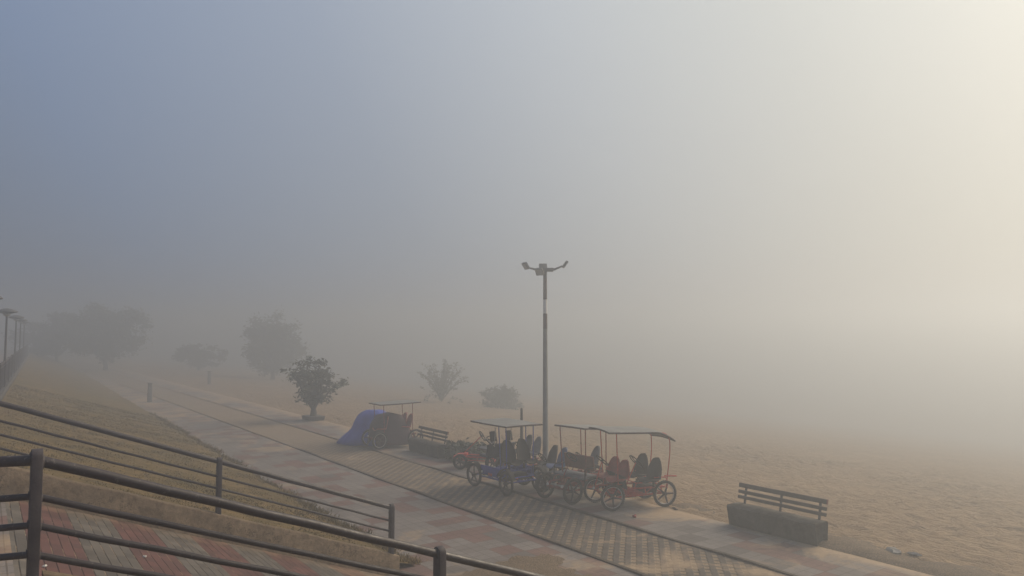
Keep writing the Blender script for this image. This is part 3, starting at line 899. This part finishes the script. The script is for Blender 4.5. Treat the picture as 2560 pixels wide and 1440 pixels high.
# ------------------------------------------------------------------ lamp post and small posts
lp = thing('lamp_post', 'tall grey floodlight pole with a white band, rising from behind the parked carts', 'lamp post', (13.0, 16.6, 0))
def pole_seg(z0, z1, r0, r1, mat, name): return MB().lathe([(r0, z0), (r1, z1)], n=20).build(name, M[mat], lp)
rz = lambda z: .088 - .0062 * z
MB().lathe([(.17, -.05), (.17, .03), (.10, .05), (.10, .12), (rz(.12), .14), (rz(4.25), 4.25)], n=20).build('pole', M['pole'], lp)
pole_seg(4.25, 4.68, rz(4.25), rz(4.68), 'pole_brown', 'painted_band')
pole_seg(4.68, 5.08, rz(4.68) - .001, rz(5.08), 'pole_white', 'painted_band')
pole_seg(5.08, 5.70, rz(5.08), rz(5.7), 'pole_brown', 'painted_band')
MB().lathe([(rz(5.7), 5.70), (.058, 5.88), (.075, 5.89), (.075, 5.96), (.03, 5.99)], n=20).build('pole_cap', M['lamp'], lp)
MB().obox((0, 0, 5.93), Vector((.81, -.58, 0)) * .24, Vector((.58, .81, 0)) * .10, (0, 0, .05)).build('bracket', M['lamp'], lp, bevel=.01)
cam_r = Vector((.8141, -.5807, 0)); cam_f = Vector((.5807, .8141, 0))
for ang, ln, dz in ((205, .54, .05), (3, .50, .12), (95, .36, .08), (240, .26, -.12)):
    d = cam_r * math.cos(R(ang)) + cam_f * math.sin(R(ang)); p = Vector((-d.y, d.x, 0))
    base = Vector((0, 0, 5.92)); tip = base + d * ln + Vector((0, 0, dz))
    a_ = MB().tube([base, base + d * ln * .55 + Vector((0, 0, dz * .2)), tip], [.042, .034, .022], 8).build('lamp_arm', M['lamp'], lp)
    n_ = (d * .82 - Vector((0, 0, .57))).normalized(); up = (d * .57 + Vector((0, 0, .82))).normalized()
    c = tip + up * .06 + d * .04
    f_ = MB().obox(c, p * .115, up * .105, n_ * .035).build('floodlight', M['lamp'], lp, bevel=.008)
    MB().obox(c + n_ * .0365, p * .10, up * .095, n_ * .004).build('lens', M['lens'], f_)

m = MB().lathe([(.05, -.1), (.052, .6), (.045, 1.3), (.04, 1.74), (.03, 1.78)], n=9)
tag(m.build('wooden_stake', M['wood'], sharp=60), 'slim wooden stake standing upright in the sand behind the blue cart roof', 'stake').location = (13.85, 18.9, 0)

def pillar(name, label, cat, loc, h, w, mat):
    m = MB().hexa([(-w, -w, -.05), (w, -w, -.05), (w, w, -.05), (-w, w, -.05), (-w * .86, -w * .86, h), (w * .86, -w * .86, h), (w * .86, w * .86, h), (-w * .86, w * .86, h)])
    m.box(-w * 1.05, w * 1.05, -w * 1.05, w * 1.05, h + .002, h + .07)
    o = m.build(name, mat, bevel=.015); o.location = loc
    return tag(o, label, cat)
pillar('bollard', 'square bollard standing at the foggy left edge of the path', 'bollard', (8.35, 49.5, 0), 1.1, .12, M['stone'])  # pale tone put on the bollard to stand in for thicker fog
pillar('bollard', 'faint shorter bollard in the fog under the round crowned tree', 'bollard', (15.2, 64, 0), 1.0, .11, M['stone'])

# ------------------------------------------------------------------ promenade fence and lamps
def fence():
    g = thing('fence', 'dark baluster fence with pale kerb along the top of the grass bank', 'fence', (edge_x(20), 20, PZ))
    def P(x, y, z): return (x - edge_x(20), y - 20, z - PZ)
    yy = np.arange(27.2, 90, .16)
    b = MB(); lo = MB()
    for i, y in enumerate(yy):
        x = edge_x(y)
        b.tube([P(x, y, PZ + .06), P(x, y, PZ + .88)], .012, 5)
        lo.ring(P(x, y, PZ + .955), (1, 0, 0), .062, .011, 10, 5)
    pts = [P(edge_x(y), y, 0) for y in np.arange(27.2, 90, 2.0)]
    tag(b.build('baluster', M['fence'], g), kind='stuff')
    tag(lo.build('ring_ornament', M['fence'], g), kind='stuff')
    for z, r, n in ((.10, .018, 'bottom_rail'), (.885, .018, 'middle_rail'), (1.04, .028, 'top_rail')):
        MB().tube([(p[0], p[1], z) for p in pts], r, 8).build(n, M['fence'], g)
    for y in np.arange(27.2, 90, 4.0):
        x = edge_x(y); p = P(x, y, 0)
        MB().box(p[0] - .04, p[0] + .04, p[1] - .04, p[1] + .04, 0, 1.1).build('post', M['fence'], g)
    k = MB()
    V = []
    yk = np.arange(24, 110, 2.0)
    for y in yk:
        x = edge_x(y)
        V += [P(x - .13, y, PZ - .3), P(x - .13, y, PZ + .03), P(x + .10, y, PZ + .03), P(x + .12, y, PZ - .3)]
    k.add(V, [(i * 4 + a, i * 4 + a + 1, i * 4 + 5 + a, i * 4 + 4 + a) for i in range(len(yk) - 1) for a in range(3)] + [(3, 2, 1, 0)])
    k.build('kerb', M['planter'], g)
fence()
def prom_lamp():
    g = thing('promenade_lamp', '', 'lamp', group='promenade lamps in a row along the fence')
    MB().lathe([(.09, 0), (.09, .25), (.045, .3), (.035, 2.85)], n=12).build('pole', M['fence'], g)
    MB().lathe([(.03, 2.84), (.06, 2.90), (.36, 2.97), (.38, 3.0), (.34, 3.04), (.14, 3.11), (.03, 3.13)], n=24).build('lamp_shade', M['lamp'], g)
    MB().lathe([(.05, 2.80), (.13, 2.86), (.13, 2.92), (.05, 2.93)], n=16).build('globe', M['lens'], g)
    return g
lam = None
for y, lb in ((22.6, 'closest promenade lamp, only the rim of its disc shade showing at the left edge'),
              (36, 'tall thin lamp with a full disc shade above the left end of the fence'),
              (48.5, 'lamp with a paler disc shade, just right of the clear one by the fence'),
              (58, 'very faint lamp pole right of the pale disc shaded lamp'),
              (69, 'faintest lamp pole, last one before the misty trees')):
    o = lam = prom_lamp() if lam is None else copy_tree(lam)
    o.location = (0.0 if y < 23 else edge_x(y) - .02, y, PZ); o['label'] = lb

# ------------------------------------------------------------------ trees and shrubs
def leaves(centres, per, spread, size, mat, parent, name='crown', flat=.5, seed=1):
    r = np.random.default_rng(seed)
    C_ = np.repeat(np.asarray(centres, float), per, 0); n = len(C_)
    P = C_ + r.normal(0, 1, (n, 3)) * np.asarray(spread)
    u = r.normal(0, 1, (n, 3)); u[:, 2] *= flat; u /= np.linalg.norm(u, axis=1, keepdims=True)
    w = r.normal(0, 1, (n, 3)); w -= u * (u * w).sum(1, keepdims=True); w /= np.linalg.norm(w, axis=1, keepdims=True)
    s = size * (.6 + .8 * r.random((n, 1)))
    a, b = u * s, w * s * .42
    V = np.stack([P - a, P + b - a * .1, P + a, P - b - a * .1], 1).reshape(-1, 3)
    F = np.arange(4 * n).reshape(n, 4)
    return link(D.objects.new(name, np_mesh(name, V, F, mat, False)), parent)

def limbs(m, base, targets, r0, seed=0):
    rd = random.Random(seed)
    for t in targets:
        b = Vector(base); t = Vector(t); pts = []
        for i in range(6):
            k = i / 5
            q = b.lerp(t, k); q.z += (t.z - b.z) * .12 * math.sin(k * math.pi)
            q += Vector((rd.uniform(-1, 1), rd.uniform(-1, 1), 0)) * .04 * (t - b).length * (1 if 0 < i < 5 else 0)
            pts.append(q)
        m.tube(pts, [r0 * (1 - .8 * i / 5) for i in range(6)], 6)

def tree(name, label, loc, height, trunk_h, rad, nclump, per, size, mat, seed, lop=(0, 0), group=None, squash=1.0, low=.35):
    g = thing(name, label, 'tree', loc, 0, group)
    rd = random.Random(seed)
    cz = trunk_h + (height - trunk_h) * .5; hz = (height - trunk_h) * .5
    cl = []
    while len(cl) < nclump:
        d = Vector((rd.gauss(0, 1), rd.gauss(0, 1), rd.gauss(0, 1))).normalized()
        k = rd.random() ** .45
        q = Vector((d.x * rad * k + lop[0] * d.z * k, d.y * rad * squash * k + lop[1] * d.z * k, cz + d.z * hz * k))
        if noise.noise(q * .55 + Vector((seed, 0, 0))) > -.22: cl.append(q)
    leaves(cl, per, (rad * .10, rad * .10, hz * .11), size, mat, g, 'crown', seed=seed)
    m = MB()
    m.tube([(0, 0, -.3), (.03, .02, trunk_h * .5), (-.02, .03, trunk_h), (.02, 0, cz)], [.2 * height / 5, .15 * height / 5, .12 * height / 5, .05], 9)
    limbs(m, (0, 0, trunk_h * .85), [rd.choice(cl) for _ in range(12)], .07 * height / 5, seed)
    m.build('trunk', M['bark'], g)
    return g
G = 'misty trees beyond the grass bank'
tree('broad_tree', 'low broad misty tree on the far left, nearest the fence', (7.4, 106, .2), 6.2, 1.3, 5.0, 70, 90, .28, M['leaf2'], 21, group=G)
tree('broad_tree', 'taller dark misty tree right of the low broad one on the left', (11.6, 97, -.2), 7.8, 1.4, 4.3, 95, 90, .24, M['leaf'], 22, lop=(.7, 0), group=G)
tree('round_tree', 'big round crowned tree in fog right of the middle of the path', (25.8, 81, -1.0), 7.4, 1.0, 3.2, 110, 80, .21, M['leaf2'], 23, lop=(-.3, .1))
tree('small_tree', 'faintest low tree, between the dark misty tree and the round crowned one', (22.5, 100, -.6), 3.4, .4, 3.0, 40, 50, .26, M['leaf2'], 24)

# vase-shaped tree in a planter
def vase_tree():
    g = thing('planter_tree', 'vase shaped leafy tree growing from a dark block planter left of the blue tarpaulin', 'tree', (13.0, 34.6, 0))
    rd = random.Random(5); m = MB(); cl = []; tips = []
    for i in range(15):
        a = i * 2.4 + rd.uniform(-.3, .3); k = ((i + .6) / 15) ** .55 * rd.uniform(.85, 1.12)
        tp = Vector((1.22 * k * math.cos(a), 1.22 * k * math.sin(a), 2.5 - .5 * k ** 2 + rd.uniform(-.35, .3)))
        tips.append(tp)
        for _ in range(5): cl.append(tp + Vector((rd.gauss(0, .19), rd.gauss(0, .19), rd.gauss(0, .12))))
        for s in (.38, .5, .62, .76):
            cl.append(Vector((0, 0, .5)).lerp(tp, s) + Vector((rd.uniform(-.15, .15), rd.uniform(-.15, .15), rd.uniform(-.1, .1))))
    limbs(m, (0, 0, .45), tips, .07, 4)
    m.tube([(0, 0, .1), (.02, 0, .35), (0, 0, .6)], [.18, .15, .1], 9)
    for q in cl[:]:
        if q.z < 1.3: cl.append(q + Vector((0, .05, -.2)))
    leaves(cl, 17, (.12, .12, .07), .10, M['leaf2'], g, 'crown', seed=31)
    m.build('trunk', M['bark'], g)
    pl = MB().hexa([(-.34, -.48, -.05), (.34, -.48, -.05), (.34, .48, -.05), (-.34, .48, -.05), (-.40, -.52, .2), (.40, -.52, .2), (.40, .52, .2), (-.40, .52, .2)])
    tag(pl.build('planter', M['planter'], bevel=.02), 'dark concrete block planter under the vase shaped tree', 'planter').location = (13.0, 34.6, 0)
vase_tree()

def spiky_shrub(label, loc, h, w, seed, stems, per, mat, name='shrub', fill=1.0):
    g = thing(name, label, 'shrub', loc)
    rd = random.Random(seed); m = MB(); cl = []
    for i in range(stems):
        a = rd.uniform(0, 6.283); k = rd.random() ** .6
        tp = Vector((w * k * math.cos(a), w * k * math.sin(a), h * (1 - .35 * k * k) * rd.uniform(.72, 1.05)))
        pts = [Vector((0, 0, 0)).lerp(tp, s) + Vector((0, 0, .12 * h * math.sin(s * 3.1))) for s in (0, .35, .7, 1)]
        m.tube(pts, [.035, .025, .016, .006], 5)
        for s in np.linspace(.25, 1, 6): cl.append(Vector((0, 0, 0)).lerp(tp, s) + Vector((0, 0, .12 * h * math.sin(s * 3.1))))
    for i in range(int(30 * fill)):
        a = rd.uniform(0, 6.283); k = rd.random() ** .5
        cl.append(Vector((w * .8 * k * math.cos(a), w * .8 * k * math.sin(a), h * .42 * rd.random())))
    leaves(cl, per, (.10, .10, .09), .10, mat, g, 'foliage', seed=seed)
    m.build('stem', M['bark'], g)
    return g
spiky_shrub('open spiky shrub with upright twigs on the foggy sand, right of the far cart roof', (28.8, 49.7, -1.05), 3.1, 2.15, 41, 30, 10, M['leaf3'], fill=.7)
spiky_shrub('low rounded bush barely showing in fog, left of the lamp post', (32.6, 47.1, -1.6), 1.6, 1.95, 43, 24, 26, M['leaf3'], fill=2.2)
spiky_shrub('small dark scrubby plant at the right end of the foggy bench', (12.9, 21.0, 0), .42, .42, 44, 12, 22, M['leaf'], 'small_plant', .8)
spiky_shrub('low trailing plant on the sand between the foggy bench and the red kart', (13.6, 20.9, 0), .30, .55, 45, 12, 20, M['leaf'], 'small_plant', .8)

# ------------------------------------------------------------------ litter
def lump(name, label, cat, loc, sx, sy, sz, mat, seed, group=None):
    r = random.Random(seed); m = MB(); V = []; n, k = 9, 5
    for j in range(k + 1):
        t = math.pi * j / k
        for i in range(n):
            a = 2 * math.pi * i / n; q = 1 + r.uniform(-.28, .28)
            V.append((sx * math.sin(t) * math.cos(a) * q, sy * math.sin(t) * math.sin(a) * q, sz * (math.cos(t) * q + .5)))
    F = [(j * n + i, (j + 1) * n + i, (j + 1) * n + (i + 1) % n, j * n + (i + 1) % n) for j in range(k) for i in range(n)]
    o = m.add(V, F).build(name, mat, sharp=30); o.location = loc; o.rotation_euler.z = r.uniform(0, 6)
    return tag(o, label, cat, group)
lump('stone', 'pale broken slab lying at the sand edge, right of the nearest bench', 'stone', (14.0, 7.35, .03), .20, .11, .05, M['stone'], 3)
lump('stone', 'thin flat pale piece beside the broken slab, nearer the corner of the photo', 'stone', (14.15, 7.05, .03), .13, .06, .03, M['stone'], 5)
lump('scrap', 'small red scrap on the pavement in front of the bright rimmed cart wheel', 'litter', (12.05, 12.15, .0), .07, .05, .04, M['scrap_red'], 7)
lump('leaf_litter', 'dark twig on the ground by the rear wheel of the red roofed cart', 'litter', (13.35, 12.15, .01), .14, .03, .02, M['wood'], 8)
for i, (x, y, lb) in enumerate(((1.62, 9.62, 'white paper crumb on a red band of the ramp'), (.55, 8.35, 'white paper crumb on the grey paving left of the near railing post'))):
    lump('scrap', lb, 'litter', (x, y, min(2.0, ramp_z(x)) + .005), .025, .02, .012, M['scrap'], 11 + i)

# ------------------------------------------------------------------ air, sky, sun, camera
t = NT('fog_air'); t.t.nodes.remove(t.b)
pv = t.n('ShaderNodeVolumePrincipled')
pv.inputs['Color'].default_value = (.56, .595, .645, 1); pv.inputs['Density'].default_value = .0225; pv.inputs['Anisotropy'].default_value = .58
t.t.links.new(pv.outputs[0], t.t.nodes['Material Output'].inputs['Volume'])
tag(MB().box(-560, 560, -560, 560, -10.4, 8.2).build('haze', t.m), kind='stuff')

SUN_AZ, SUN_EL = R(35.5 + 56), R(31)
sd = Vector((math.sin(SUN_AZ) * math.cos(SUN_EL), math.cos(SUN_AZ) * math.cos(SUN_EL), math.sin(SUN_EL)))
W = D.worlds.new('World'); sc.world = W; W.use_nodes = True
nt = W.node_tree; bg = nt.nodes['Background']
def wn(typ, **k):
    x = nt.nodes.new(typ)
    for a, b in k.items(): setattr(x, a, b)
    return x
L_ = nt.links.new
sky = wn('ShaderNodeTexSky', sky_type='NISHITA', sun_disc=False, sun_elevation=SUN_EL, sun_rotation=SUN_AZ)
sky.dust_density = 6; sky.air_density = 1.2
co = wn('ShaderNodeTexCoord').outputs['Generated']
dot = wn('ShaderNodeVectorMath', operation='DOT_PRODUCT'); L_(co, dot.inputs[0]); dot.inputs[1].default_value = sd
rp = wn('ShaderNodeValToRGB'); L_(dot.outputs['Value'], rp.inputs[0])
stops = [(0.0, (.18, .235, .35)), (.16, (.215, .285, .43)), (.45, (.33, .385, .485)), (.68, (.50, .535, .575)), (.84, (.60, .615, .595)), (.95, (.70, .705, .655)), (1.0, (.75, .745, .68))]
e = rp.color_ramp.elements
while len(e) < len(stops): e.new(.5)
for i, (p, c) in enumerate(stops): e[i].position = p; e[i].color = (*c, 1)
sep = wn('ShaderNodeSeparateXYZ'); L_(co, sep.inputs[0])
el = wn('ShaderNodeValToRGB'); L_(sep.outputs[2], el.inputs[0])
stops = [(0.0, (.84, .76, .69)), (.10, (.88, .84, .79)), (.42, (1, 1, 1)), (1.0, (.8, .8, .8))]
e = el.color_ramp.elements
while len(e) < len(stops): e.new(.5)
for i, (p, c) in enumerate(stops): e[i].position = p; e[i].color = (*c, 1)
mu = wn('ShaderNodeMix', data_type='RGBA', blend_type='MULTIPLY'); mu.inputs[0].default_value = 1
L_(rp.outputs[0], mu.inputs[6]); L_(el.outputs[0], mu.inputs[7])
# the fog bank overhead veils the clear sky: mostly veil, some Nishita sky showing through
bg.inputs[1].default_value = .05; L_(sky.outputs[0], bg.inputs[0])
bg2 = wn('ShaderNodeBackground'); L_(mu.outputs[2], bg2.inputs[0]); bg2.inputs[1].default_value = 1.06
mx = wn('ShaderNodeMixShader'); mx.inputs[0].default_value = .85
L_(bg.outputs[0], mx.inputs[1]); L_(bg2.outputs[0], mx.inputs[2])
L_(mx.outputs[0], nt.nodes['World Output'].inputs[0])

l = D.lights.new('sun', 'SUN'); l.energy = 4.1; l.angle = R(40); l.color = (1, .85, .63)
so = link(D.objects.new('sun', l)); so.rotation_euler = sd.to_track_quat('Z', 'Y').to_euler(); so.location = sd * 30

cam = D.cameras.new('camera'); co_ = link(D.objects.new('camera', cam)); sc.camera = co_
cam.sensor_width = 36; cam.lens = 36 * 1850 / 2560; cam.clip_end = 3000; cam.clip_start = .05
co_.location = (0, 0, 4.1)
co_.rotation_euler = (R(90) + math.atan(115 / 1850), 0, R(-35.5))
vs = sc.view_settings
vs.view_transform = 'Standard'; vs.look = 'None'; vs.exposure = .08; vs.gamma = 1
sc.cycles.volume_bounces = 2; sc.cycles.max_bounces = 8
sc.cycles.use_denoising = True
